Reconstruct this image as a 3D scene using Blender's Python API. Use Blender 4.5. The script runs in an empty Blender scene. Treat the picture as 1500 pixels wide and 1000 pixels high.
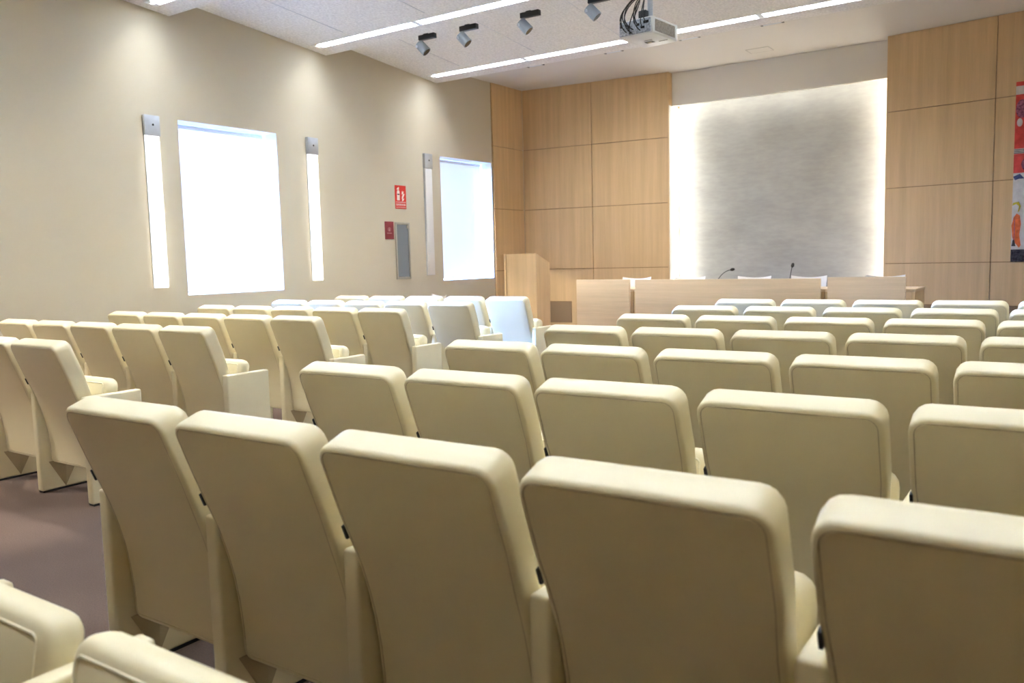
import bpy, bmesh, math, random
from mathutils import Vector, Matrix
random.seed(7)
S = bpy.context.scene
COL = S.collection
PI = math.pi

# ------------------------------------------------------------------ materials
def mat(name, col, rough=.6, spec=.3, metal=0., noise=None, bump=None, stretch=None, emit=None, grain=None):
    m = bpy.data.materials.new(name); m.use_nodes = True
    nt = m.node_tree; N = nt.nodes; L = nt.links
    b = N['Principled BSDF']
    b.inputs['Base Color'].default_value = (*col, 1)
    b.inputs['Roughness'].default_value = rough
    b.inputs['Specular IOR Level'].default_value = spec
    b.inputs['Metallic'].default_value = metal
    if emit:
        b.inputs['Emission Color'].default_value = (*emit[0], 1)
        b.inputs['Emission Strength'].default_value = emit[1]
    tc = N.new('ShaderNodeTexCoord')
    mp = N.new('ShaderNodeMapping')
    L.new(tc.outputs['Object'], mp.inputs[0])
    if stretch: mp.inputs['Scale'].default_value = stretch
    if noise:                                   # (scale, detail, dark, light)
        n = N.new('ShaderNodeTexNoise'); n.inputs['Scale'].default_value = noise[0]; n.inputs['Detail'].default_value = noise[1]
        L.new(mp.outputs[0], n.inputs['Vector'])
        r = N.new('ShaderNodeValToRGB')
        r.color_ramp.elements[0].position = .3; r.color_ramp.elements[1].position = .7
        r.color_ramp.elements[0].color = (*[c*noise[2] for c in col], 1)
        r.color_ramp.elements[1].color = (*[min(1, c*noise[3]) for c in col], 1)
        L.new(n.outputs[0], r.inputs[0])
        out = r.outputs[0]
        if grain:                               # a second, finer grain multiplied over the first
            n2 = N.new('ShaderNodeTexNoise'); n2.inputs['Scale'].default_value = grain[0]; n2.inputs['Detail'].default_value = 4
            mp2 = N.new('ShaderNodeMapping'); L.new(tc.outputs['Object'], mp2.inputs[0]); mp2.inputs['Scale'].default_value = grain[1]
            L.new(mp2.outputs[0], n2.inputs['Vector'])
            r2 = N.new('ShaderNodeValToRGB'); g = grain[2]
            r2.color_ramp.elements[0].position = .35; r2.color_ramp.elements[1].position = .65
            r2.color_ramp.elements[0].color = (g, g, g, 1); r2.color_ramp.elements[1].color = (1, 1, 1, 1)
            L.new(n2.outputs[0], r2.inputs[0])
            mx = N.new('ShaderNodeMix'); mx.data_type = 'RGBA'; mx.blend_type = 'MULTIPLY'; mx.inputs[0].default_value = 1
            L.new(out, mx.inputs[6]); L.new(r2.outputs[0], mx.inputs[7]); out = mx.outputs[2]
        L.new(out, b.inputs['Base Color'])
    if bump:                                    # (scale, strength, distance)
        n = N.new('ShaderNodeTexNoise'); n.inputs['Scale'].default_value = bump[0]; n.inputs['Detail'].default_value = 3
        L.new(mp.outputs[0], n.inputs['Vector'])
        bm_ = N.new('ShaderNodeBump'); bm_.inputs['Strength'].default_value = bump[1]; bm_.inputs['Distance'].default_value = bump[2]
        L.new(n.outputs[0], bm_.inputs['Height']); L.new(bm_.outputs[0], b.inputs['Normal'])
    return m

M = {}
M['leather'] = mat('cream_leather', (.74, .665, .45), .34, .5, noise=(3, 2, .97, 1.02), bump=(260, .12, .001))
M['seam'] = mat('leather_seam', (.50, .42, .28), .6, .2)
M['piping_highlight'] = mat('leather_piping_highlight', (.80, .74, .55), .25, .6)  # seat piping, paler than the leather so its highlight sits in the colour
M['triangle'] = mat('dark_leather', (.42, .34, .21), .6, .2)
M['black'] = mat('black_plastic', (.012, .012, .012), .45, .4)
M['wall'] = mat('cream_wall_paint', (.55, .50, .395), .8, .15, noise=(1.5, 2, .985, 1.01), bump=(180, .05, .001))
M['white'] = mat('white_paint', (.80, .80, .78), .7, .2)
M['ceil'] = mat('white_ceiling', (.71, .69, .65), .85, .1)
M['woolceil'] = mat('acoustic_ceiling', (.80, .795, .785), .95, .05, noise=(42, 8, .86, 1.10), bump=(90, .3, .003))
M['wood'] = mat('maple_veneer', (.63, .445, .245), .42, .3, noise=(1.6, 5, .90, 1.08), stretch=(9, 9, .35), grain=(5, (45, 45, .8), .93))
M['woodh'] = mat('pale_oak_veneer', (.74, .575, .385), .42, .3, noise=(1.4, 5, .92, 1.06), stretch=(.5, .5, 16), grain=(5, (1, 1, 60), .92))
M['joint'] = mat('dark_joint', (.20, .12, .05), .8, .1)
M['wooddim'] = mat('brown_wall_panel', (.46, .35, .19), .6, .2, noise=(2, 3, .95, 1.05))
M['grille'] = mat('brown_grille', (.36, .26, .165), .7, .2)
M['concrete'] = mat('grey_plaster', (.37, .378, .375), .8, .12, noise=(1.5, 9, .88, 1.11), stretch=(1.0, 1.0, 1.5), grain=(3.5, (2.0, 2.0, 7), .92), bump=(14, .25, .01))
M['carpet'] = mat('mauve_carpet', (.125, .088, .072), .95, .05, noise=(1.3, 4, .9, 1.1), grain=(160, (1, 1, 1), .8), bump=(320, .5, .004))
M['platform'] = mat('platform_carpet', (.20, .145, .13), .95, .05, noise=(160, 4, .85, 1.15))
M['alu'] = mat('brushed_aluminium', (.50, .54, .60), .38, .5, .6, noise=(20, 2, .95, 1.03))
M['steel'] = mat('steel_frame', (.42, .41, .37), .35, .5, .75, noise=(20, 2, .95, 1.03))
M['spotgrey'] = mat('light_grey_enamel', (.24, .27, .31), .4, .4)
M['trackblack'] = mat('black_enamel', (.015, .017, .022), .3, .5)
M['projwhite'] = mat('white_plastic', (.78, .79, .80), .4, .4)
M['projrear'] = mat('grey_connector_panel', (.33, .36, .42), .5, .4, noise=(60, 2, .6, 1.5))
M['projgrey'] = mat('grey_grille', (.36, .33, .29), .6, .3, noise=(90, 1, .7, 1.1))
M['blackglass'] = mat('dark_glass', (.01, .012, .02), .08, .6)
M['gold'] = mat('gold_label', (.32, .26, .12), .4, .4)
M['tube'] = mat('lit_fluorescent', (.9, .9, .9), .5, .2, emit=((.92, .96, 1.0), 48.0))
M['louvre'] = mat('louvre_aluminium', (.80, .83, .86), .3, .5, .3)
M['sconce_on'] = mat('lit_sconce', (.9, .9, .9), .5, .2, emit=((1.0, .97, .90), 2.2))
M['sconce_off'] = mat('sconce_diffuser', (.74, .75, .76), .45, .3)
M['led'] = mat('lit_led_strip', (.9, .9, .9), .5, .2, emit=((1.0,   .95, .82), 20.0))
M['led_top'] = mat('lit_led_top', (.9, .9, .9), .5, .2, emit=((1.0, .94, .82), 7.0))
M['slot'] = mat('pale_blue_enamel', (.62, .72, .84), .3, .5)
M['lens'] = mat('lit_lens', (.9, .9, .9), .3, .3, emit=((1, .9, .75), 3.0))
M['red'] = mat('sign_red', (.62, .035, .025), .4, .35)
M['signwhite'] = mat('sign_white', (.85, .82, .78), .5, .2)
M['maroon'] = mat('plaque_maroon', (.21, .025, .04), .4, .35)
M['pink'] = mat('plaque_print', (.60, .40, .40), .5, .2)
M['extred'] = mat('extinguisher_red', (.55, .03, .03), .3, .5)
M['shell'] = mat('white_shell', (.80, .79, .78), .45, .35)
M['chrome'] = mat('chrome', (.6, .6, .62), .15, .5, 1.0)
M['tap_red'] = mat('textile_red', (.62, .085, .075), .9, .05, noise=(9, 6, .75, 1.25), bump=(150, .4, .003))
M['tap_white'] = mat('textile_white', (.60, .59, .60), .9, .05, noise=(12, 5, .85, 1.1), bump=(150, .4, .003))
M['tap_blue'] = mat('textile_blue', (.07, .09, .22), .9, .05, noise=(25, 4, .6, 1.5))
M['tap_orange'] = mat('textile_orange', (.68, .16, .06), .9, .05, noise=(25, 4, .75, 1.2))
M['tap_black'] = mat('textile_black', (.045, .04, .045), .9, .05, noise=(40, 4, .5, 2.2))
M['tap_yellow'] = mat('textile_yellow', (.50, .42, .05), .9, .05)
M['tap_plum'] = mat('textile_plum', (.25, .09, .15), .9, .05, noise=(45, 3, .5, 1.8))

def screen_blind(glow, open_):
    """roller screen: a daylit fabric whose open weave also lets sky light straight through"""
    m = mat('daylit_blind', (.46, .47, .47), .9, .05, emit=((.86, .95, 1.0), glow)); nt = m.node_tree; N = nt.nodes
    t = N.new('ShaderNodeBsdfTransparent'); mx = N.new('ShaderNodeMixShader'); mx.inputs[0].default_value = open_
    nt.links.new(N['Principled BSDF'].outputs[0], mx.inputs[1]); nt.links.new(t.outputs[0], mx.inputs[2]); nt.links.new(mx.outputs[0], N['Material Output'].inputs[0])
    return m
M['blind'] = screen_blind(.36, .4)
M['blind_dim'] = screen_blind(.26, .12)  # dimmer copy: glow and openness cut to hold back this window's daylight
def glass(name, col, rough, mixfac):
    m = bpy.data.materials.new(name); m.use_nodes = True
    nt = m.node_tree; N = nt.nodes; L = nt.links
    N.remove(N['Principled BSDF'])
    t = N.new('ShaderNodeBsdfTransparent'); t.inputs[0].default_value = (*col, 1)
    g = N.new('ShaderNodeBsdfPrincipled'); g.inputs['Base Color'].default_value = (*[c*.6 for c in col], 1); g.inputs['Roughness'].default_value = rough
    mx = N.new('ShaderNodeMixShader'); mx.inputs[0].default_value = mixfac
    L.new(t.outputs[0], mx.inputs[1]); L.new(g.outputs[0], mx.inputs[2]); L.new(mx.outputs[0], N['Material Output'].inputs[0])
    return m
M['pane'] = glass('window_glass', (.95, .98, 1), .02, .08)
M['frosted'] = glass('frosted_cabinet_glass', (.55, .62, .70), .25, .62)

# ------------------------------------------------------------------ mesh helpers
def link(name, me, parent=None, loc=(0, 0, 0), rot=(0, 0, 0)):
    o = bpy.data.objects.new(name, me); COL.objects.link(o)
    o.location = loc; o.rotation_euler = rot
    if parent: o.parent = parent
    return o
def finish(bm, name, m, parent=None, smooth=35, loc=(0, 0, 0), rot=(0, 0, 0)):
    bmesh.ops.recalc_face_normals(bm, faces=bm.faces[:])
    me = bpy.data.meshes.new(name); bm.to_mesh(me); bm.free()
    for mm in (m if isinstance(m, (list, tuple)) else [m]): me.materials.append(mm)
    if smooth:
        for p in me.polygons: p.use_smooth = True
        me.set_sharp_from_angle(angle=math.radians(smooth))
    return link(name, me, parent, loc, rot)
def bx(bm, x0, x1, y0, y1, z0, z1, mi=0, bev=0, seg=2, mx=None):
    vs = [bm.verts.new((x, y, z)) for x in (x0, x1) for y in (y0, y1) for z in (z0, z1)]
    if mx is not None:
        for v in vs: v.co = mx @ v.co
    fs = [bm.faces.new([vs[i] for i in q]) for q in ((0, 1, 3, 2), (4, 6, 7, 5), (0, 4, 5, 1), (2, 3, 7, 6), (0, 2, 6, 4), (1, 5, 7, 3))]
    for f in fs: f.material_index = mi
    if bev:
        es = list({e for f in fs for e in f.edges})
        r = bmesh.ops.bevel(bm, geom=es, offset=bev, segments=seg, profile=.5, affect='EDGES')
        for f in r['faces']: f.material_index = mi
    return fs
def box(name, x0, x1, y0, y1, z0, z1, m, parent=None, bev=0, seg=2, loc=(0, 0, 0), rot=(0, 0, 0)):
    bm = bmesh.new(); bx(bm, x0, x1, y0, y1, z0, z1, 0, bev, seg)
    return finish(bm, name, m, parent, 35, loc, rot)
def prism(bm, pts, axis, a, b, mi=0):
    """polygon pts in the plane across axis, extruded from a to b"""
    def p3(u, v, w): return {'x': (w, u, v), 'y': (u, w, v), 'z': (u, v, w)}[axis]
    A = [bm.verts.new(p3(u, v, a)) for u, v in pts]; B = [bm.verts.new(p3(u, v, b)) for u, v in pts]
    n = len(pts); fs = [bm.faces.new(A), bm.faces.new(B[::-1])]
    for i in range(n): fs.append(bm.faces.new((A[i], A[(i+1) % n], B[(i+1) % n], B[i])))
    for f in fs: f.material_index = mi
    return fs
def tube(bm, pts, r, n=8, mi=0, cap=True):
    pts = [Vector(p) for p in pts]; rings = []
    for i, p in enumerate(pts):
        t = (pts[min(i+1, len(pts)-1)] - pts[max(i-1, 0)]).normalized()
        u = t.cross(Vector((0, 0, 1)));
        if u.length < 1e-3: u = t.cross(Vector((1, 0, 0)))
        u.normalize(); v = t.cross(u)
        rr = r[i] if isinstance(r, (list, tuple)) else r
        rings.append([bm.verts.new(p + u*math.cos(2*PI*k/n)*rr + v*math.sin(2*PI*k/n)*rr) for k in range(n)])
    for a, b in zip(rings, rings[1:]):
        for k in range(n): bm.faces.new((a[k], a[(k+1) % n], b[(k+1) % n], b[k])).material_index = mi
    if cap:
        bm.faces.new(rings[0][::-1]).material_index = mi; bm.faces.new(rings[-1]).material_index = mi
def thing(name, label, cat, loc=(0, 0, 0), rotz=0, group=None):
    o = bpy.data.objects.new(name, None); COL.objects.link(o); o.empty_display_size = .1
    o.location = loc; o.rotation_euler = (0, 0, rotz)
    return tag(o, label, cat, group)
def tag(o, label, cat, group=None):
    o['label'] = label; o['category'] = cat
    if group: o['group'] = group
    return o
def struct(o): o['kind'] = 'structure'; return o

# ------------------------------------------------------------------ room dimensions (metres)
XL, XR, YB = -7.8125, .62, -1.6
ZS, ZF = 3.905, 4.127                       # low edge of each ceiling bay, flat front ceiling
EDGES = [1.058, 3.224, 5.389, 7.555, 9.720]
YFL = lambda x: 11.945 + .1108*(x - XL)     # front wall, left of the niche
YFR = lambda x: 12.155 - .1464*(x + 2.159)  # front wall, right of the niche
SEAM = [.15, 1.149, 2.147, 3.143, 4.127]
WIN = [(5.413, 6.705), (9.747, 11.049)]
WZ = (1.041, 2.866)

# floor and platform
bm = bmesh.new(); bx(bm, XL-.4, XR+.2, YB-.2, 13.2, -.1, 0); struct(finish(bm, 'floor', M['carpet'], smooth=0))
bm = bmesh.new(); bx(bm, -6.75, XR, 8.95, 12.75, 0, .19, bev=.01); o = struct(finish(bm, 'stage_platform', M['platform']))

# left wall with real openings
def wall_with_holes(name, x, depth, y0, y1, z0, z1, holes, m):
    bm = bmesh.new()
    ys = sorted({y0, y1, *[h[0] for h in holes], *[h[1] for h in holes]})
    zs = sorted({z0, z1, *[h[2] for h in holes], *[h[3] for h in holes]})
    for a, b in zip(ys, ys[1:]):
        for c, d in zip(zs, zs[1:]):
            if any(h[0] <= a and b <= h[1] and h[2] <= c and d <= h[3] for h in holes): continue
            bm.faces.new([bm.verts.new(p) for p in ((x, a, c), (x, b, c), (x, b, d), (x, a, d))])
    for h in holes:
        dd = h[4]; c = [(h[0], h[2]), (h[1], h[2]), (h[1], h[3]), (h[0], h[3])]
        for i in range(4):
            (ya, za), (yb, zb) = c[i], c[(i+1) % 4]
            bm.faces.new([bm.verts.new(p) for p in ((x, ya, za), (x, yb, zb), (x-dd, yb, zb), (x-dd, ya, za))]).material_index = 1 if dd > .2 else 0
    # outer skin, so that no daylight slips behind
    for a, b in zip(ys, ys[1:]):
        for c, d in zip(zs, zs[1:]):
            if any(h[0] <= a and b <= h[1] and h[2] <= c and d <= h[3] and h[4] > .2 for h in holes): continue
            bm.faces.new([bm.verts.new(p) for p in ((x-depth, a, c), (x-depth, b, c), (x-depth, b, d), (x-depth, a, d))])
    bmesh.ops.remove_doubles(bm, verts=bm.verts[:], dist=1e-5)
    return struct(finish(bm, name, m, smooth=0))
CAB = (8.705, 9.005, 1.095, 1.88)
wall_with_holes('wall_left', XL, .34, YB-.1, 12.9, -.05, 4.6,
                [(*WIN[0], *WZ, .34), (*WIN[1], *WZ, .34), (*CAB, .17)], [M['wall'], M['white']])
box('wall_right', XR, XR+.1, YB-.1, 12.9, -.05, 4.6, M['wooddim'])['kind'] = 'structure'
box('wall_back', XL, XR, YB-.1, YB, -.05, 4.6, M['wooddim'])['kind'] = 'structure'
box('wall_outer', XL-.3, XR+.2, 13.05, 13.15, -.05, 4.6, M['white']).name = 'wall_front_outer'
bpy.data.objects['wall_front_outer']['kind'] = 'structure'
bm = bmesh.new(); bx(bm, XL, XL+.014, YB, 11.0, 0, .09, bev=.003); struct(finish(bm, 'baseboard_left', M['white']))

# saw-tooth ceiling: four sloping acoustic bays, then the flat front ceiling
bm = bmesh.new()
pr = [(-1.6, 4.098)]
y_prev = -1.107
pts = [(YB-.1, 3.95), (-1.107, 3.905)]
for e in EDGES:
    pts += [(y_prev, 4.096), (e, ZS)]; y_prev = e
pts += [(EDGES[-1], ZF), (13.1, ZF)]
for i in range(len(pts)-1):
    (ya, za), (yb, zb) = pts[i], pts[i+1]
    flat = i >= len(pts)-2 or abs(ya-yb) < 1e-6
    def quad(y0, y1, x0=XL-.3, x1=XR+.1):
        zz = lambda y: za if abs(ya-yb) < 1e-6 else za+(zb-za)*(y-ya)/(yb-ya)
        q = [(x0, y0, za if flat and y0 == ya else zz(y0)), (x0, y1, zb if y1 == yb else zz(y1)), (x1, y1, zb if y1 == yb else zz(y1)), (x1, y0, za if flat and y0 == ya else zz(y0))]
        bm.faces.new([bm.verts.new(p) for p in q]).material_index = 1 if flat else 0
    if not flat and any(abs(yb-e) < 1e-6 for e in EDGES):
        c0 = yb-.30; quad(ya, c0-.056); quad(c0+.056, yb)                      # slot for the recessed strip
        quad(c0-.056, c0+.056, XL-.3, XL+.15); quad(c0-.056, c0+.056, XL+8.10, XR+.1)
    else: quad(ya, yb)
struct(finish(bm, 'ceiling', [M['woolceil'], M['ceil']], smooth=0))
bm = bmesh.new(); bx(bm, XL-.4, XR+.2, YB-.2, 13.2, 4.6, 4.7); struct(finish(bm, 'ceiling_slab', M['ceil'], smooth=0))
# faint joints between the acoustic boards
bm = bmesh.new()
for a, b in zip(EDGES[1:-1], EDGES[2:]):
    for x in (-7.0, -5.8, -4.6, -3.4, -2.2, -1.0):
        q = [(x, a+.02, 4.0945), (x, b-.5, ZS+.5*.0878-.0015)]
        tube(bm, q, .0022, 4)
struct(finish(bm, 'trim_1', M['alu']))

# ------------------------------------------------------------------ wood panelling of the front
def panel_block(name, corners, xs, ret=None, base=True):
    """panels on a vertical plane through p0->p1 (plan), split at distances xs and at the seam heights"""
    p0, p1 = Vector(corners[0]), Vector(corners[1]); d = (p1-p0); Ln = d.length; d.normalize()
    n = Vector((d.y, -d.x)) if ret is None else Vector(ret)
    bm = bmesh.new(); g = .0045; th = .028
    def P(s, z, t): q = p0 + d*s + n*t; return (q.x, q.y, z)
    def cuboid(s0, s1, z0, z1, t0, t1, mi):
        v = [bm.verts.new(P(s, z, t)) for s in (s0, s1) for z in (z0, z1) for t in (t0, t1)]
        for q in ((0, 1, 3, 2), (4, 6, 7, 5), (0, 4, 5, 1), (2, 3, 7, 6), (0, 2, 6, 4), (1, 5, 7, 3)):
            bm.faces.new([v[i] for i in q]).material_index = mi
    for a, b in zip(xs, xs[1:]):
        for c, e in zip(SEAM, SEAM[1:]): cuboid(a+g, b-g, c+g, e-g, -th, 0, 0)
    cuboid(xs[0], xs[-1], 0, SEAM[-1]-.003, -.09, -th+.004, 1)
    cuboid(xs[0], xs[-1], 0, SEAM[0]-g, -.05, -.012, 0)
    return struct(finish(bm, name, [M['wood'], M['joint']], smooth=0))
xv1, xe, xr, xv2 = -6.552, -5.283, -2.159, -.889
L0 = (XL+.028, YFL(XL+.028)); L1 = (xe, YFL(xe)); c = math.hypot(1, .1108); c2 = math.hypot(1, .1464)
panel_block('wall_front', (L0, L1), [0, (xv1-L0[0])*c, (xe-L0[0])*c])
R0 = (xr, YFR(xr)); R1 = (XR, YFR(XR))
panel_block('wall_front_right', (R0, R1), [0, (xv2-xr)*c2, (XR-xr)*c2])
panel_block('wall_left_panelling', ((XL+.028, 11.075), (XL+.028, 11.948)), [0, .873], ret=(1, 0))
# reveal edges, niche shell
bm = bmesh.new(); bx(bm, xe-.02, xe-.001, YFL(xe)+.004, 12.40, 3.63, ZF-.002); bx(bm, xe-.02, xe-.001, YFL(xe)+.004, YFL(xe)+.03, 0, 3.63); bx(bm, xe-.09, xe-.02, YFL(xe)+.03, 12.95, 0, ZF-.002)
struct(finish(bm, 'trim_2', M['wood'], smooth=0))
bm = bmesh.new(); bx(bm, xr+.001, xr+.02, YFR(xr)+.008, 12.95, 0, ZF-.002); bx(bm, xr+.02, xr+.09, YFR(xr)+.05, 12.95, 0, ZF-.002)
struct(finish(bm, 'trim_3', M['wood'], smooth=0))
bm = bmesh.new(); bx(bm, xe, xr, 12.37, 12.44, 3.628, ZF-.001); struct(finish(bm, 'trim_4', M['ceil'], smooth=0))       # fascia over the niche
bm = bmesh.new(); bx(bm, xe, xr, 12.44, 13.02, 3.72, 3.76); struct(finish(bm, 'trim_5', M['white'], smooth=0))          # niche soffit
bm = bmesh.new(); bx(bm, xe, xr, 12.66, 13.02, .19, 3.715, bev=0); struct(finish(bm, 'wall_front_niche', M['concrete'], smooth=0))

# ------------------------------------------------------------------ air grilles in the panelling
def grille(name, p0, p1, nrm, label):
    p0, p1 = Vector(p0), Vector(p1); d = p1-p0; Ln = d.length; a = math.atan2(d.y, d.x)
    t = thing(name, label, 'air grille', (p0.x+nrm[0]*.002, p0.y+nrm[1]*.002, .255), a, None)
    bm = bmesh.new(); bx(bm, 0, Ln, 0.0, .003, 0, .355); finish(bm, 'backing', M['joint'], t, 0)
    bm = bmesh.new()
    q = [(.006, .004), (.006, .352)]
    for i in range(23, -1, -1): z = .006+i*.0144; q += [(.013, z+.009), (Ln-.006, z+.009), (Ln-.006, z), (.013, z)]
    prism(bm, q, 'y', -.012, -.001)
    finish(bm, 'louvre', M['grille'], t, 0)
grille('air_grille', (-7.45, YFL(-7.45)), (-6.945, YFL(-6.945)), (0, -1), 'brown slatted air grille low in the wood wall, right beside the lectern')
grille('air_grille', (-1.74, YFR(-1.74)), (-.40, YFR(-.40)), (0, -1), 'wide brown air grille at the foot of the wood wall under the red tapestry')

# ------------------------------------------------------------------ windows and roller blinds
def window(n, y0, y1):
    t = bpy.data.objects.new(f'window_{n}', None); COL.objects.link(t); t.location = (XL-.30, (y0+y1)/2, WZ[0]); t['kind'] = 'structure'
    w = (y1-y0)/2; h = WZ[1]-WZ[0]; bm = bmesh.new()
    for a in (-w, w-.05): bx(bm, -.025, .025, a, a+.05, 0, h, bev=.004)
    for z in (0, h-.05): bx(bm, -.025, .025, -w+.05, w-.05, z, z+.05, bev=.004)
    finish(bm, 'window_frame', M['white'], t)
    box('window_pane', -.004, .004, -w+.05, w-.05, .05, h-.05, M['pane'], t)
def blind(y0, y1, label, m):
    a, b = y0+.015, y1-.055; h = WZ[1]-WZ[0]
    t = thing('roller_blind', label, 'blind', (XL-.19, (a+b)/2, WZ[0]), 0, 'translucent roller blinds in the window recesses')
    w = (b-a)/2
    box('fabric', -.001, .001, -w, w, .03, h-.035, m, t)
    bm = bmesh.new(); tube(bm, [(0, -w, .03), (0, w, .03)], .011, 10); finish(bm, 'bottom_bar', M['projwhite'], t)
    bm = bmesh.new(); tube(bm, [(-.015, -w-.01, h-.032), (-.015, w+.01, h-.032)], .026, 14); finish(bm, 'roller', M['projwhite'], t)
    bm = bmesh.new(); tube(bm, [(.012, w+.022, h-.04), (.012, w+.022, .45)], .002, 6); bx(bm, .004, .020, w+.014, w+.030, .38, .45, bev=.003)
    finish(bm, 'pull_chain', M['alu'], t)
window(1, *WIN[0]); window(2, *WIN[1])
blind(*WIN[0], 'glowing white roller blind in the larger window, between the two lit wall sconces', M['blind'])
blind(*WIN[1], 'pale white roller blind in the window beside the wood panelling, behind the lectern', M['blind_dim'])
for y0, y1 in WIN:                                   # sky portals: guide the daylight through the panes
    l = bpy.data.lights.new('daylight_portal', 'AREA'); l.shape = 'RECTANGLE'; l.size = y1-y0; l.size_y = WZ[1]-WZ[0]; l.cycles.is_portal = True
    o = bpy.data.objects.new('daylight_portal', l); COL.objects.link(o); o.location = (XL-.36, (y0+y1)/2, sum(WZ)/2); o.rotation_euler = (PI/2, 0, -PI/2)

# ------------------------------------------------------------------ wall sconces
def sconce(y0, lit, label):
    t = thing('wall_sconce', label, 'wall light', (XL, y0+.08, 1.13), 0, 'tall vertical wall sconces' )
    box('cap_plate', 0, .045, -.085, .085, 1.535, 1.74, M['alu'], t, .004)
    bm = bmesh.new(); tube(bm, [(.045, 0.005, 1.645), (.049, .005, 1.645)], .011, 14); finish(bm, 'screw', M['black'], t)
    box('back_plate', 0, .012, -.078, .078, 0, 1.535, M['alu'], t)
    box('diffuser', .012, .036, -.076, .076, .004, 1.533, M['sconce_on' if lit else 'sconce_off'], t, .006)
sconce(5.012, True, 'lit white wall sconce with silver cap, left of the glowing window')
sconce(7.155, True, 'lit white wall sconce with silver cap, right of the glowing window')
sconce(9.355, False, 'unlit grey-white wall sconce right of the fire extinguisher cabinet')

# ------------------------------------------------------------------ linear ceiling lights with wall-washing end lamps
def ceiling_strip(yedge, label, lamp=True):
    yc = yedge-.30; zc = ZS + .0878*.30
    t = thing('linear_ceiling_light', label, 'ceiling light', (XL+.15, yc, zc), 0, 'linear louvred ceiling lights')
    t.rotation_euler = (-math.atan(.0878), 0, 0)
    Ln = 7.95; bm = bmesh.new()
    for y in (-1, 1): bx(bm, -.012, Ln+.012, *sorted((y*.057, y*.068)), -.005, .075); 
    bx(bm, -.012, 0, -.057, .057, -.005, .075); bx(bm, Ln, Ln+.012, -.057, .057, -.005, .075); bx(bm, -.012, Ln+.012, -.068, .068, .076, .08)
    finish(bm, 'housing', M['louvre'], t, 0)
    x = .06
    while x < Ln-.1:
        x1 = min(x+1.49, Ln-.03)
        box('tube_panel', x, x1, -.052, .052, .062, .066, M['tube'], t)
        bm = bmesh.new()
        n = int((x1-x)/.062)
        xs = [x+.002+i*(x1-x-.004)/n for i in range(n+1)]
        up = [p for q in xs for p in ((q-.0015, .001), (q-.0015, .056), (q+.0015, .056), (q+.0015, .001))]
        prism(bm, up+[(p[0], -p[1]) for p in up[::-1]], 'z', .0, .052)                 # one comb: blades on a spine
        finish(bm, 'louvre', M['louvre'], t, 0)
        if x1 < Ln-.1: box('joint_plate', x1+.003, x1+.057, -.056, .056, .001, .006, M['louvre'], t)
        x = x1+.06
    bm = bmesh.new(); bx(bm, .001, .057, -.056, .056, .001, .006); tube(bm, [(.034, 0, -.004), (.034, 0, .001)], .02, 16, 1); finish(bm, 'end_lamp', [M['louvre'], M['lens']], t)
    if lamp:
        l = bpy.data.lights.new('wall_washer', 'SPOT'); l.energy = SPOT_W; l.spot_size = math.radians(88); l.spot_blend = .10
        l.color = (1.0, .90, .74); l.shadow_soft_size = .02
        l.use_nodes = True; ln = l.node_tree; fo = ln.nodes.new('ShaderNodeLightFalloff'); fo.inputs[0].default_value = 1.0; fo.inputs[1].default_value = .06
        ln.links.new(fo.outputs['Constant'], ln.nodes['Emission'].inputs['Strength'])
        o = bpy.data.objects.new('wall_washer', l); COL.objects.link(o); o.location = (XL+.145, yc, zc-.03)
SPOT_W = 14
ceiling_strip(EDGES[0], 'unseen linear ceiling light added directly above the last rows')  # out-of-view strip added to light the tops of the near chairs
ceiling_strip(EDGES[1], 'unseen linear ceiling light with a wall-washing end lamp, added over the back rows')  # out-of-view strip added for the lighting of the back rows
ceiling_strip(EDGES[2], 'linear louvred ceiling light at the top left edge, nearest the camera')
ceiling_strip(EDGES[3], 'linear louvred ceiling light just in front of the grey spotlights')
ceiling_strip(EDGES[4], 'linear louvred ceiling light running behind the projector, nearest the stage')

# ------------------------------------------------------------------ linear air slots and hatch in the flat ceiling
for x, lb in ((-6.58, 'leftmost slim air slot in the flat ceiling above the lectern'), (-5.32, 'slim air slot in the flat ceiling just left of the projector'),
              (-4.23, 'slim air slot in the flat ceiling just right of the projector'), (-3.17, 'rightmost slim air slot in the flat ceiling above the grey niche')):
    t = thing('air_slot', lb, 'air vent', (x*1.006, 10.53, ZF), 0, 'slim air slots in the front ceiling')
    box('slot_blade', -.115, .115, -.036, .036, -.010, -.0005, M['slot'], t, .003)
    for s in (-1, 1): box('end_cap', s*.128-.013, s*.128+.013, -.038, .038, -.014, -.0005, M['trackblack'], t, .003)
t = thing('access_hatch', 'square white access hatch in the flat ceiling above the grey niche', 'ceiling hatch', (-3.735, 11.785, ZF))
bm = bmesh.new()
for a, b, c_, d_ in ((-.16, .16, -.13, -.122), (-.16, .16, .122, .13), (-.16, -.152, -.122, .122), (.152, .16, -.122, .122)): bx(bm, a, b, c_, d_, -.004, -.0005)
finish(bm, 'hatch_frame', M['steel'], t, 0)
box('hatch_door', -.150, .150, -.120, .120, -.004, -.0005, M['ceil'], t)

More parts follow.
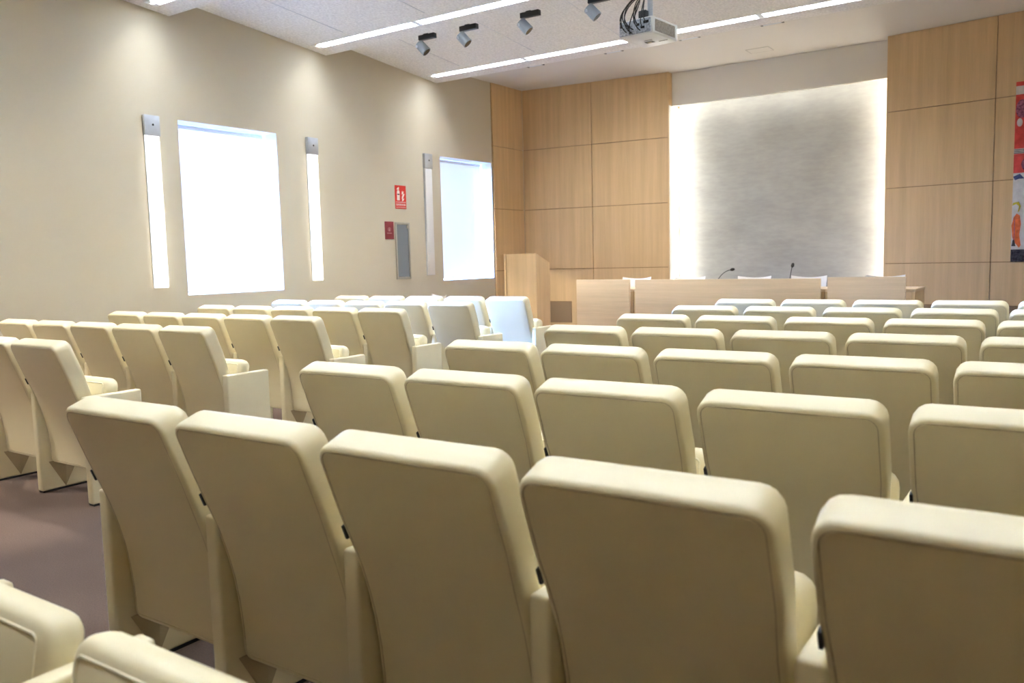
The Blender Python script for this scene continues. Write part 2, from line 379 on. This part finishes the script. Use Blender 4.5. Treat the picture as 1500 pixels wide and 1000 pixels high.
# ------------------------------------------------------------------ track spotlights behind the second ceiling step
def spotlight(x, label):
    t = thing('track_spotlight', label, 'spotlight', (x, 7.66, 4.085), 0, 'grey track spotlights on the ceiling')
    bm = bmesh.new(); bx(bm, -.02, .21, -.028, .028, -.215, -.16, bev=.004); bx(bm, .05, .09, -.02, .02, -.16, -.005); finish(bm, 'adapter_box', M['trackblack'], t)
    bm = bmesh.new(); tube(bm, [(.006, 0, -.205), (.006, 0, -.255)], .009, 10); finish(bm, 'stem', M['trackblack'], t)
    ax = Vector((.62, .25, -.74)).normalized(); c0 = Vector((.02, .0, -.298)); h = bmesh.new()
    tube(h, [c0-ax*.068, c0-ax*.060, c0+ax*.070], [.048, .055, .057], 28)
    hd = finish(h, 'lamp_head', M['spotgrey'], t, 40)
    h = bmesh.new(); tube(h, [c0+ax*.0702, c0+ax*.0718], .047, 24); finish(h, 'lens', M['blackglass'], hd)
    side = ax.cross(Vector((0, 0, 1))).normalized(); fr = -side.cross(ax).normalized()
    h = bmesh.new(); q = c0 - ax*.03 + Vector((-.016, -.054, -.008)); bx(h, q.x-.012, q.x+.012, q.y-.004, q.y+.006, q.z-.02, q.z+.02, bev=.003); finish(h, 'knob', M['alu'], hd)
    l = bpy.data.lights.new('added_stage_fill', 'SPOT'); l.energy = 95; l.spot_size = math.radians(75); l.spot_blend = 1.0; l.color = (1.0, .93, .82); l.shadow_soft_size = .045  # fill light added at each head to brighten the stage
    lo = bpy.data.objects.new('added_stage_fill', l); COL.objects.link(lo); lo.location = Vector((x, 7.66, 4.085)) + c0 + ax*.085
    lo.rotation_euler = (Vector((x*.75-.8, 11.9, 1.3)) - lo.location).to_track_quat('-Z', 'Y').to_euler()
spotlight(-6.36, 'leftmost of the grey track spotlights on the ceiling')
spotlight(-5.765, 'second grey track spotlight from the left')
spotlight(-4.955, 'third grey track spotlight from the left')
spotlight(-4.14, 'grey track spotlight nearest the projector, cut by the top of the photo')

# ------------------------------------------------------------------ projector
t = thing('projector', 'white ceiling projector with black cables, hanging before the stage', 'projector', (-2.815, 6.135, 3.0), -.10)
PW, PD, PH = .148, .20, .125
box('body', -PW, PW, -PD+.012, PD, 0, PH, M['projwhite'], t, .010, 3)
bm = bmesh.new(); bx(bm, -PW+.012, PW-.012, -PD+.002, -PD+.012, .012, PH-.012, bev=.002)
pb = finish(bm, 'rear_panel', M['projrear'], t)
for i, (x, z, w, hh, m) in enumerate(((-.118, .085, .008, .012, 'black'), (-.05, .07, .012, .008, 'black'), (-.01, .045, .014, .007, 'alu'), (.03, .075, .012, .009, 'black'), (.07, .05, .016, .008, 'blackglass'), (-.07, .035, .010, .006, 'alu'), (.10, .085, .022, .010, 'blackglass'), (-.04, .025, .006, .006, 'black'))):
    box('socket', x-w, x+w, -PD-.003, -PD+.003, z-hh, z+hh, M[m], pb, .001)
bm = bmesh.new(); bx(bm, PW-.004, PW+.003, -PD+.05, PD-.05, .02, PH-.02)
finish(bm, 'side_grille', M['projgrey'], t)
box('bottom_label', -.05, .02, .03, .075, -.0025, .0005, M['black'], t); box('bottom_label', -.035, .0, .04, .065, -.0035, -.001, M['gold'], t, 0)
box('bottom_label', .05, .125, .075, .087, -.0025, .0005, M['projgrey'], t); box('bottom_label', -.03, .04, -.012, -.006, -.0025, .0005, M['projgrey'], t)
bm = bmesh.new(); bx(bm, -.05, .05, -.05, .05, PH, PH+.02); tube(bm, [(.02, 0, PH+.01), (.02, 0, 1.09)], .02, 14)
finish(bm, 'mounting_pole', M['alu'], t)
box('cable_box', -.045, .02, -.07, -.02, PH+.03, PH+.09, M['black'], t, .006)
box('cable_tie', -.03, .03, -.075, -.01, PH+.21, PH+.24, M['black'], t, .006)
bm = bmesh.new()
def bez(p0, p1, p2, p3, n=14):
    P = [Vector(p) for p in (p0, p1, p2, p3)]
    return [P[0]*(1-u)**3 + P[1]*3*u*(1-u)**2 + P[2]*3*u*u*(1-u) + P[3]*u**3 for u in [i/n for i in range(n+1)]]
for (x, z, dx, top) in ((-.05, .07, -.06, .0), (-.01, .045, -.10, .0), (.03, .075, .02, .012), (-.07, .035, -.04, -.01), (.07, .05, .05, .02), (-.04, .028, .09, .012), (.10, .085, .03, .018), (-.09, .06, -.02, .004), (.05, .03, -.05, .008), (.0, .09, .11, -.004), (-.02, .02, -.09, .016)):
    tube(bm, bez((x, -PD-.002, z), (x+dx*.3, -PD-.10, z+.02), (x+dx, -PD-.06, .20), (-.03+top*2, -.06, .34)) + bez((-.03+top*2, -.06, .34), (top, -.04, .50), (top, -.03, .8), (top, -.03, 1.02))[1:], .0042, 6)
finish(bm, 'cable', M['black'], t)

# ------------------------------------------------------------------ signs and extinguisher cabinet
def text(name, body, size, parent, loc, rot, m):
    cu = bpy.data.curves.new(name, 'FONT'); cu.body = body; cu.size = size; cu.align_x = 'CENTER'; cu.align_y = 'CENTER'; cu.extrude = .0006; cu.materials.append(m)
    tmp = bpy.data.objects.new(name, cu); me = bpy.data.meshes.new_from_object(tmp); bpy.data.objects.remove(tmp); o = link(name, me); o.parent = parent; o.location = loc; o.rotation_euler = rot; return o
RW = (PI/2, 0, PI/2)
t = thing('extinguisher_sign', 'red fire extinguisher sign with white pictogram on the cream wall', 'sign', (XL, 8.845, 2.228))
box('sign_plate', 0, .004, -.113, .113, -.16, .16, M['red'], t)
bm = bmesh.new()
prism(bm, [(-.075, -.045), (-.02, -.045), (-.02, .075), (-.035, .095), (-.06, .095), (-.075, .075)], 'x', .004, .0052)
prism(bm, [(-.085, .105), (-.045, .135), (-.03, .135), (-.03, .10), (-.06, .10)], 'x', .004, .0052)
for k, (y, z) in enumerate(((.045, .06), (.062, .03), (.045, .0), (.05, -.035))):
    prism(bm, [(y-.025, z-.022), (y+.005, z-.012), (y+.026, z+.024), (y+.004, z+.012), (y-.012, z+.03)], 'x', .004, .0052)
bx(bm, .004, .0052, -.10, .10, -.072, -.066); bx(bm, .004, .0052, -.10, .10, -.142, -.138)
finish(bm, 'pictogram', M['signwhite'], t, 0)
bm = bmesh.new(); prism(bm, [(-.07, .03), (-.025, .03), (-.025, .045), (-.07, .045)], 'x', .0052, .0058); finish(bm, 'pictogram_band', M['black'], t, 0)
text('lettering', 'EXTINTOR', .040, t, (.0050, 0, -.106), RW, M['signwhite'])
t = thing('wall_plaque', 'small maroon plaque with a pale round emblem, left of the extinguisher cabinet', 'sign', (XL, 8.588, 1.768))
box('plaque_plate', 0, .006, -.087, .087, -.12, .12, M['maroon'], t, .001)
bm = bmesh.new()
for k in range(20):
    a, b = 2*PI*k/20, 2*PI*(k+1)/20
    prism(bm, [(.028*math.cos(a), .012+.028*math.sin(a)), (.028*math.cos(b), .012+.028*math.sin(b)), (.024*math.cos(b), .012+.024*math.sin(b)), (.024*math.cos(a), .012+.024*math.sin(a))], 'x', .006, .007)
prism(bm, [(-.008, -.006), (.008, -.006), (.008, .018), (.003, .028), (-.003, .028), (-.008, .018)], 'x', .006, .0072)
for k in range(7): bx(bm, .006, .007, -.045+k*.0135, -.037+k*.0135, -.043, -.034)
finish(bm, 'emblem', M['pink'], t, 0)
y0, y1, z0, z1 = CAB
t = thing('extinguisher_cabinet', 'steel framed recessed cabinet with frosted glass door below the red sign', 'cabinet', (XL, (y0+y1)/2, z0))
w = (y1-y0)/2; h = z1-z0
bm = bmesh.new()
for a in (-w, w-.028): bx(bm, -.02, .014, a, a+.028, 0, h, bev=.002)
for z in (0, h-.028): bx(bm, -.02, .014, -w+.028, w-.028, z, z+.028, bev=.002)
finish(bm, 'frame', M['steel'], t)
d = box('door', -.004, .004, -w+.030, w-.030, .030, h-.030, M['frosted'], t)
box('latch', .004, .014, w-.06, w-.036, h-.085, h-.04, M['steel'], d, .002)
bm = bmesh.new(); bx(bm, -.165, -.16, -w, w, 0, h); finish(bm, 'back_plate', M['spotgrey'], t, 0)
e = thing('fire_extinguisher', 'red fire extinguisher seen dimly behind the frosted cabinet door', 'fire extinguisher', (XL-.085, (y0+y1)/2-.01, z0))
bm = bmesh.new(); tube(bm, [(0, 0, .002), (0, 0, .03), (0, 0, .30), (0, 0, .35), (0, 0, .385)], [.05, .06, .06, .045, .018], 24); finish(bm, 'cylinder', M['extred'], e, 50)
bm = bmesh.new(); tube(bm, [(0, 0, .385), (0, 0, .43)], .014, 12); bx(bm, -.02, .055, -.01, .01, .425, .44); bx(bm, -.02, .06, -.008, .008, .405, .412); finish(bm, 'valve', M['black'], e)
bm = bmesh.new(); bx(bm, .058, .0615, -.03, .03, .12, .24); finish(bm, 'label_sheet', M['signwhite'], e)

# ------------------------------------------------------------------ lectern
t = thing('lectern', 'tall pale wood lectern with an orange-lit side, standing left of the desk', 'lectern', (-6.349, 9.6, .19))
W, D, HF, HB = .265, .345, 1.215, 1.085
bm = bmesh.new(); bx(bm, -W+.032, W-.032, .012, .030, .0, HF-.002); finish(bm, 'front_panel', M['wood'], t, 0)
for s in (-1, 1):
    bm = bmesh.new(); prism(bm, [(0, 0), (D, 0), (D, HB), (0, HF)], 'x', *sorted((s*W, s*(W-.028)))); finish(bm, 'side_panel', M['wood'], t, 0)
bm = bmesh.new(); prism(bm, [(.028, HF-.03), (D, HB-.02), (D, HB-.0), (.028, HF-.012)], 'x', -W+.03, W-.03); finish(bm, 'reading_top', M['wood'], t, 0)
box('shelf', -W+.03, W-.03, .03, D-.02, .55, .57, M['wood'], t)

# ------------------------------------------------------------------ conference desk in three modules
YD, ZP = 9.45, .19
def desk(x0, x1, ztop, label, over_r=0., over_l=0.):
    t = thing('conference_desk', label, 'desk', ((x0+x1)/2, YD, ZP), 0, 'pale wood desk modules on the stage')
    w = (x1-x0)/2
    box('front_panel', -w, w, 0, .03, .0, ztop-ZP, M['woodh'], t, .002)
    box('worktop', -w-over_l, w+over_r, .031, .70, .705, .735, M['woodh'], t, .002)
    for s in (-1, 1):
        e = over_r if s > 0 else over_l
        xo = s*(w+e-.004)
        box('side_panel', *sorted((xo, xo-s*.035)), .034, .69, 0, .704, M['wood'], t, .002)
desk(-5.378, -4.617, 1.046, 'left desk module with pale horizontal grain, beside the lectern', .036, .0)
desk(-4.541, -2.314, 1.043, 'long middle desk module in front of the grey niche', .032, .034)
desk(-2.240, -1.462, 1.055, 'right desk module with an orange end panel, nearest the red tapestry', .09, .035)

# gooseneck microphones
def mic(x, pts, label):
    t = thing('gooseneck_microphone', label, 'microphone', (x, 9.85, ZP+.735), 0, 'gooseneck microphones on the desk')
    bm = bmesh.new(); bx(bm, -.05, .05, -.06, .06, 0, .03, bev=.008); finish(bm, 'base', M['black'], t)
    bm = bmesh.new(); tube(bm, bez(*pts), .0045, 8); finish(bm, 'stem', M['black'], t)
    e = Vector(pts[3]); d = (e-Vector(pts[2])).normalized()
    bm = bmesh.new(); tube(bm, [e-d*.012, e, e+d*.014, e+d*.036, e+d*.044], [.008, .017, .020, .015, .004], 14); finish(bm, 'head', M['black'], t)
mic(-3.66, ((0, 0, .03), (.045, 0, .10), (.075, 0, .195), (.205, 0, .218)), 'left gooseneck microphone, bent over to the right above the desk')
mic(-2.765, ((0, 0, .03), (.008, 0, .10), (.018, 0, .18), (.036, 0, .245)), 'right gooseneck microphone, standing nearly upright above the desk')

# ------------------------------------------------------------------ white meeting chairs with concave backs
def shell_chair(x, y, z, rz, label, sc=1.0):
    t = thing('meeting_chair', label, 'chair', (x, y, z), rz, 'white meeting chairs behind the desk' if z > 0 else None)
    t.scale = (sc, sc, sc)
    bm = bmesh.new(); nx, nz = 12, 8; V = {}
    for sgn in (0, 1):
        for i in range(nx+1):
            u = -1+2*i/nx
            for k in range(nz+1):
                v = k/nz
                top = .835 + .024*u*u; zz = .47 + (top-.47)*v
                yy = .19 + .07*v - .055*u*u + sgn*.014          # wraps round the sitter
                V[sgn, i, k] = bm.verts.new((u*(.20+.015*v), yy, zz))
    for sgn in (0, 1):
        for i in range(nx):
            for k in range(nz): bm.faces.new([V[sgn, a, b] for a, b in ((i, k), (i+1, k), (i+1, k+1), (i, k+1))])
    for i in range(nx):
        for k in (0, nz): bm.faces.new([V[0, i, k], V[0, i+1, k], V[1, i+1, k], V[1, i, k]])
    for k in range(nz):
        for i in (0, nx): bm.faces.new([V[0, i, k], V[0, i, k+1], V[1, i, k+1], V[1, i, k]])
    finish(bm, 'backrest', M['shell'], t, 50)
    bm = bmesh.new(); bx(bm, -.21, .21, -.22, .19, .425, .47, bev=.018, seg=3); finish(bm, 'seat', M['shell'], t)
    for sx in (-1, 1):
        for sy in (-1, 1):
            bm = bmesh.new(); tube(bm, [(sx*.17, sy*.16, .43), (sx*.20, sy*.20, .0)], .011, 10); finish(bm, 'leg', M['chrome'], t)
for x, lb in ((-5.06, 'white meeting chair peeking over the desk where the left gap is'), (-4.28, 'white meeting chair at the left edge of the grey niche, left of the bent microphone'),
              (-3.41, 'white meeting chair behind the desk between the two microphones'), (-2.73, 'white meeting chair behind the desk, just right of the upright microphone'), (-1.855, 'white meeting chair behind the right desk module')):
    shell_chair(x, 10.38, ZP, 0, lb, .995)
shell_chair(-7.20, 8.55, 0, -.45, 'pale meeting chair by the cream wall, below the window behind the lectern', 1.03)

# ------------------------------------------------------------------ textile wall hanging
t = thing('wall_tapestry', 'red and white textile hanging on the right wood wall', 'tapestry', (-.672, YFR(-.672)-.004, 1.15), math.atan(-.1464))
TW = 1.05
def cloth(name, x0, x1, z0, z1, m, y=.0, th=.006, par=None): return box(name, x0, x1, y-th, y, z0, z1, M[m], par or t)
cloth('white_ground', 0, TW, .15, 1.07, 'tap_white'); cloth('black_border', 0, TW, 0, .15, 'tap_black')
cloth('red_ground', .0, TW, 1.07, 2.0, 'tap_red'); cloth('white_border', .0, TW, 2.0, 2.10, 'tap_white'); cloth('red_border', .0, TW, 2.10, 2.15, 'tap_red')
g = cloth('grey_stripe', .0, TW, 1.30, 1.36, 'tap_white', -.006, .002)
for k in range(3): cloth('stripe', 0, TW, 1.305+k*.019, 1.313+k*.019, 'tap_black', -.008, .001, g)
def blob(name, pts, m, y=-.006, th=.002):
    bm = bmesh.new(); prism(bm, pts, 'y', y-th, y); return finish(bm, name, M[m], t, 0)
def ell(cx, cz, rx, rz, n=18): return [(cx+rx*math.cos(2*PI*k/n), cz+rz*math.sin(2*PI*k/n)) for k in range(n)]
blob('plum_swirl', ell(.07, 1.83, .065, .11), 'tap_plum'); blob('plum_swirl', ell(.19, 1.17, .11, .10), 'tap_plum'); blob('white_swirl', ell(.29, 1.62, .13, .20), 'tap_white'); blob('blue_disc', ell(.30, 1.62, .10, .16), 'tap_blue', -.008)
blob('blue_leaf', [(.0, 1.03), (.07, 1.06), (.12, 1.0), (.06, 1.0), (.02, .985)], 'tap_blue'); blob('white_knot', ell(.05, 1.67, .03, .05), 'tap_white')
blob('striped_tail', [(.24, .62), (.27, .64), (.33, .95), (.30, .96)], 'tap_black')
blob('orange_figure', [(.012, .30), (.035, .24), (.085, .17), (.105, .20), (.085, .33), (.10, .46), (.085, .56), (.05, .585), (.02, .54), (.0, .44)], 'tap_orange'); blob('pale_face', ell(.032, .635, .022, .032), 'tap_white', -.006)
blob('yellow_hood', [(.0, .68), (.045, .70), (.075, .67), (.06, .60), (.075, .61), (.092, .67), (.07, .725), (.01, .715)], 'tap_yellow', -.0085); blob('dark_hem', [(.005, .19), (.05, .19), (.035, .27), (.02, .27)], 'tap_black', -.0085)
blob('dark_line', [(.028, .26), (.036, .26), (.034, .52), (.028, .52)], 'tap_plum', -.0085)

# ------------------------------------------------------------------ auditorium chairs
def pad(S_, W_, T_, R, Rb, rr, rf, mp, bulge=.005, cols=6, nst=9, groove_rear=True, groove_front=False):
    """upholstered slab: outline s (0..S_) by x, thickness t (0..T_), mapped into space by mp(x, s, t)"""
    bm = bmesh.new()
    def levels(d):
        rt = max(R-d, .004); rb = max(Rb-d, .004); L = []
        for k in range(5): a = PI/2*k/4; L.append((d+rb*(1-math.cos(a)), W_/2-d-rb*(1-math.sin(a))))
        s0, s1 = d+rb, S_-d-rt
        for k in range(1, nst): L.append((s0+(s1-s0)*k/nst, W_/2-d))
        for k in range(5): a = PI/2*k/4; L.append((S_-d-rt*(1-math.sin(a)), W_/2-d-rt*(1-math.cos(a))))
        return L
    fr = [-1+2*i/cols for i in range(cols+1)]
    def loop(d, t):
        L = levels(d); n = len(L); q = []
        q += [(-h, s) for s, h in L]
        q += [(f*L[-1][1], L[-1][0]) for f in fr[1:-1]]
        q += [(h, s) for s, h in L[::-1]]
        q += [(f*L[0][1], L[0][0]) for f in fr[1:-1][::-1]]
        return [bm.verts.new(mp(x, s, t)) for x, s in q]
    def face(d, t, sg):
        L = levels(d); n = len(L); G = {}
        for i, (s, h) in enumerate(L):
            for j, f in enumerate(fr):
                v = (s-L[0][0])/(L[-1][0]-L[0][0]); b = bulge*(1-f**4)*(1-(2*v-1)**4)
                G[i, j] = bm.verts.new(mp(f*h, s, t+sg*b))
        for i in range(n-1):
            for j in range(cols): bm.faces.new((G[i, j], G[i, j+1], G[i+1, j+1], G[i+1, j]))
        return [G[i, 0] for i in range(n)] + [G[n-1, j] for j in range(1, cols)] + [G[i, cols] for i in range(n-1, -1, -1)] + [G[0, j] for j in range(cols-1, 0, -1)]
    rings = []
    if groove_rear: rings += [(rr+.0035, .0005), (rr+.0015, .004)]
    for k in range(5): a = PI/2*k/4; rings.append((rr*(1-math.sin(a)), rr*(1-math.cos(a))))
    for k in range(5): a = PI/2*k/4; rings.append((rf*(1-math.cos(a)), T_-rf*(1-math.sin(a))))
    if groove_front: rings += [(rf+.0015, T_-.004), (rf+.0035, T_-.0005)]
    LP = [face(rr+.006 if groove_rear else rr+.001, 0, -1)] + [loop(d, t) for d, t in rings] + [face(rf+(.006 if groove_front else .001), T_, 1)]
    for a, b in zip(LP, LP[1:]):
        n = len(a)
        for i in range(n): bm.faces.new((a[i], a[(i+1) % n], b[(i+1) % n], b[i]))
    return bm

# rear-face profile of the back: (height, forward offset)
PROF = [(.185, .137), (.27, .134), (.35, .127), (.45, .111), (.55, .085), (.62, .061), (.70, .031), (.80, -.007), (.93, -.055)]
def hermite(tab, z):
    for i in range(len(tab)-1):
        if z <= tab[i+1][0] or i == len(tab)-2:
            (z0, y0), (z1, y1) = tab[i], tab[i+1]; h = z1-z0
            m0 = (y1-tab[i-1][1])/(z1-tab[i-1][0]) if i else (y1-y0)/h
            m1 = (tab[i+2][1]-y0)/(tab[i+2][0]-z0) if i+2 < len(tab) else (y1-y0)/h
            u = (z-z0)/h
            return (2*u**3-3*u*u+1)*y0 + (u**3-2*u*u+u)*h*m0 + (-2*u**3+3*u*u)*y1 + (u**3-u*u)*h*m1
CUR = [Vector((hermite(PROF, z), z)) for z in [.185+(.925-.185)*i/80 for i in range(81)]]
ARC = [0]
for a, b in zip(CUR, CUR[1:]): ARC.append(ARC[-1]+(b-a).length)
def on_curve(s):
    if s <= 0: d = (CUR[1]-CUR[0]).normalized(); return CUR[0]+d*s, d
    for i in range(80):
        if s <= ARC[i+1] or i == 79:
            d = (CUR[i+1]-CUR[i]).normalized(); return CUR[i]+d*(s-ARC[i]), (CUR[min(i+2, 80)]-CUR[max(i-1, 0)]).normalized()
SB = ARC[-1]
def mp_back(x, s, t):
    p, d = on_curve(s); v = min(1, max(0, s/SB)); th = .62+.38*min(1, v/.7)     # thinner towards the foot
    wid = .965+.035*min(1, max(0, (v-.58)/.15))                                  # a little narrower between the side panels
    return (x*wid, p.x + d.y*t*th, p.y - d.x*t*th)
bm = pad(SB, .506, .105, .048, .03, .013, .034, mp_back, bulge=.004)
me_back = finish(bm, 'backrest', M['leather'], None, 60).data
# fine seam line along the rear edge
bm = bmesh.new(); d = .0145; q = []
for k in range(13): s = .06+(SB-.048-.06)*k/12; q.append((-.253+d, s))
for k in range(1, 6): a = PI/2*k/6; r_ = .048-d; q.append((-.253+.048-r_*math.cos(a), SB-.048+r_*math.sin(a)))
q = q + [(-x, s) for x, s in q[::-1]]
tube(bm, [mp_back(x, s, .0012) for x, s in q], .0016, 6)
me_seam = finish(bm, 'seam', M['seam'], None, 60).data
# tip-up seat, folded up
TH = math.radians(79); sd = (math.cos(TH), math.sin(TH)); s0_ = (.163, .275)
def mp_seat(x, s, t): return (x, s0_[0]+sd[0]*s+sd[1]*t, s0_[1]+sd[1]*s-sd[0]*t)
bm = pad(.445, .484, .088, .05, .03, .030, .034, mp_seat, bulge=.012)
me_seat = finish(bm, 'seat', M['leather'], None, 60).data
bm = bmesh.new(); d = .0315; q = []
for k in range(9): s = .06+(.445-.05-.06)*k/8; q.append((-.242+d, s))
for k in range(1, 6): a = PI/2*k/6; r_ = .05-d; q.append((-.242+.05-r_*math.cos(a), .445-.05+r_*math.sin(a)))
q = q + [(-x, s) for x, s in q[::-1]]
tube(bm, [mp_seat(x, s, .0012) for x, s in q], .0038, 6)
me_sseam = finish(bm, 'seam', M['piping_highlight'], None, 60).data
# side panel (origin in the gap between two chairs)
bm = bmesh.new(); bx(bm, -.0265, .0265, .075, .418, .010, .628, bev=.011, seg=3)
me_panel = finish(bm, 'side_panel', M['leather'], None, 60).data
bm = bmesh.new(); bx(bm, -.024, .024, .082, .411, .0, .0105); me_foot = finish(bm, 'foot_strip', M['black'], None, 0).data
# ridged triangle, darker than the leather, on the panel's inner face
bm = bmesh.new()
A = [bm.verts.new((.0262, y, z)) for y, z in ((.125, .185), (.315, .185), (.219, .014))]
B = [bm.verts.new((.048, .219, .185)), bm.verts.new((.034, .219, .03))]
for f in ((A[0], B[0], B[1], A[2]), (B[0], A[1], A[2], B[1]), (A[0], A[1], B[0]), (A[0], A[2], A[1])): bm.faces.new(f)
me_tri = finish(bm, 'dark_triangle', M['triangle'], None, 0).data
bm = bmesh.new(); a = math.atan2(.092, .24)
mtx = Matrix.Translation((-.2505, .0345, .69)) @ Matrix.Rotation(a, 4, 'X'); bx(bm, -.0045, .0035, -.0012, .016, -.019, .019, bev=.001, mx=mtx)
me_tab = finish(bm, 'hinge_tab', M['black'], None).data
for o in list(COL.objects):
    if o.type == 'MESH' and o.data in (me_back, me_seam, me_seat, me_sseam, me_panel, me_foot, me_tri, me_tab): bpy.data.objects.remove(o)

def chair(x, y, label, group, end=False, back=True):
    t = thing('auditorium_chair', label, 'chair', (x, y, 0), 0, group)
    if back:
        b = link('backrest', me_back, t); link('seam', me_seam, b); link('hinge_tab', me_tab, t)
    s = link('seat', me_seat, t); link('seam', me_sseam, s)
    p = link('side_panel', me_panel, t, (-.28, 0, 0)); link('foot_strip', me_foot, p)
    link('dark_triangle', me_tri, t, (-.28, 0, 0))
    if end:
        p = link('side_panel', me_panel, t, (.28, 0, 0)); link('foot_strip', me_foot, p)
    return t
ORD = ['first', 'second', 'third', 'fourth', 'fifth', 'sixth', 'seventh']
SEATR = ['aisle-end', 'second from the aisle', 'middle', 'fourth from the aisle', 'fifth from the aisle']
PITCH, GR, GL = .56, -2.605, -7.405
for r in range(7):
    fr_ = 6-r
    rown = ['front row', 'second row', 'third row', 'fourth row', 'fifth row', 'sixth row', 'seventh row'][fr_]
    near = ' (nearest the camera)' if r == 0 else ''
    for j in range(5):
        sp = ['at the aisle', 'second from the aisle', 'third from the aisle', 'fourth from the aisle', 'fifth from the aisle'][j]
        lb = f'cream auditorium chair {sp}, right block, {rown} from the stage' if r else f'large cream auditorium chair {sp}, right block, row closest to the camera'
        chair(GR+PITCH*(j+.5), 1.364+.9335*r, lb, 'cream chairs in the right block', end=(j == 4))
for r in range(6):
    for j in range(5):
        if r == 0 and j < 3: continue
        sp = ['at the aisle', 'second from the aisle', 'third from the aisle', 'fourth from the aisle', 'nearest the wall'][4-j]
        rown = ['sixth row', 'fifth row', 'fourth row', 'third row', 'second row', 'front row'][r]
        chair(GL+PITCH*(j+.5), 2.397+.9456*r, f'cream auditorium chair {sp}, left block, {rown} from the stage', 'cream chairs in the left block', end=(j == 4))
chair(GR+PITCH*1.5, .475, 'cream folded tip-up seat cut off by the bottom left corner', 'tip-up seats at the bottom edge', back=False)
chair(GR+PITCH*2.5, .475, 'cream folded tip-up seat at the bottom edge, right of the corner one', 'tip-up seats at the bottom edge', back=False)

bm = bmesh.new(); bx(bm, xe-.02, xe-.002, YFL(xe)+.03, 12.95, 0, 3.63); bx(bm, xr+.002, xr+.02, YFR(xr)+.03, 12.95, 0, 3.63); struct(finish(bm, 'trim_6', M['white'], smooth=0))
# ------------------------------------------------------------------ niche LED strips
def led(x0, x1, y0, y1, z0, z1, label, m='led'):
    t = thing('led_strip', label, 'led light', ((x0+x1)/2, (y0+y1)/2, z0), 0, 'hidden LED strips around the niche')
    w, d = (x1-x0)/2, (y1-y0)/2
    box('diffuser', -w, w, -d, d, 0, z1-z0, M[m], t)
led(xe+.002, xe+.030, 12.46, 12.49, .19, 3.62, 'vertical LED strip lighting the left edge of the grey niche')
led(xr-.030, xr-.002, 12.46, 12.49, .19, 3.62, 'vertical LED strip hidden at the right edge of the grey niche')
led(xe+.05, xr-.05, 12.442, 12.47, 3.634, 3.655, 'thin bright LED line along the top of the grey niche', 'led_top')
l = bpy.data.lights.new('hazy_daylight', 'SUN'); l.energy = 320; l.angle = math.radians(34); l.color = (.23, .42, 1.0)
o = bpy.data.objects.new('hazy_daylight', l); COL.objects.link(o); o.rotation_euler = Vector((.945, .155, -.285)).to_track_quat('-Z', 'Y').to_euler(); o.location = (-12, 4, 5)
# ------------------------------------------------------------------ world, camera, render settings
w = bpy.data.worlds.new('sky'); S.world = w; w.use_nodes = True
bg = w.node_tree.nodes['Background']; bg.inputs[0].default_value = (.64, .83, 1.0, 1); bg.inputs[1].default_value = 1.0
cam = bpy.data.cameras.new('camera'); co = bpy.data.objects.new('camera', cam); COL.objects.link(co); S.camera = co
F, yaw, pit, rol, H = 1219.1, .5961, .0995, -.025, 1.345
fwd = Vector((-math.sin(yaw), math.cos(yaw), 0)); rt = Vector((math.cos(yaw), math.sin(yaw), 0)); up = Vector((0, 0, 1))
f2 = fwd*math.cos(pit) - up*math.sin(pit); u2 = up*math.cos(pit) + fwd*math.sin(pit)
r3 = rt*math.cos(rol) + u2*math.sin(rol); u3 = u2*math.cos(rol) - rt*math.sin(rol)
Mx = Matrix((r3, u3, -f2)).transposed().to_4x4(); Mx.translation = (0, 0, H)
co.matrix_world = Mx
cam.sensor_width = 36; cam.lens = F/1500*36; cam.clip_start = .02
cam.dof.use_dof = True; cam.dof.focus_distance = 4.6; cam.dof.aperture_fstop = 4.0
S.view_settings.view_transform = 'Standard'; S.view_settings.look = 'None'; S.view_settings.gamma = 1; S.view_settings.exposure = .92
S.view_settings.use_curve_mapping = False
S.cycles.use_denoising = True
S.cycles.max_bounces = 12; S.cycles.diffuse_bounces = 8; S.cycles.sample_clamp_indirect = 20
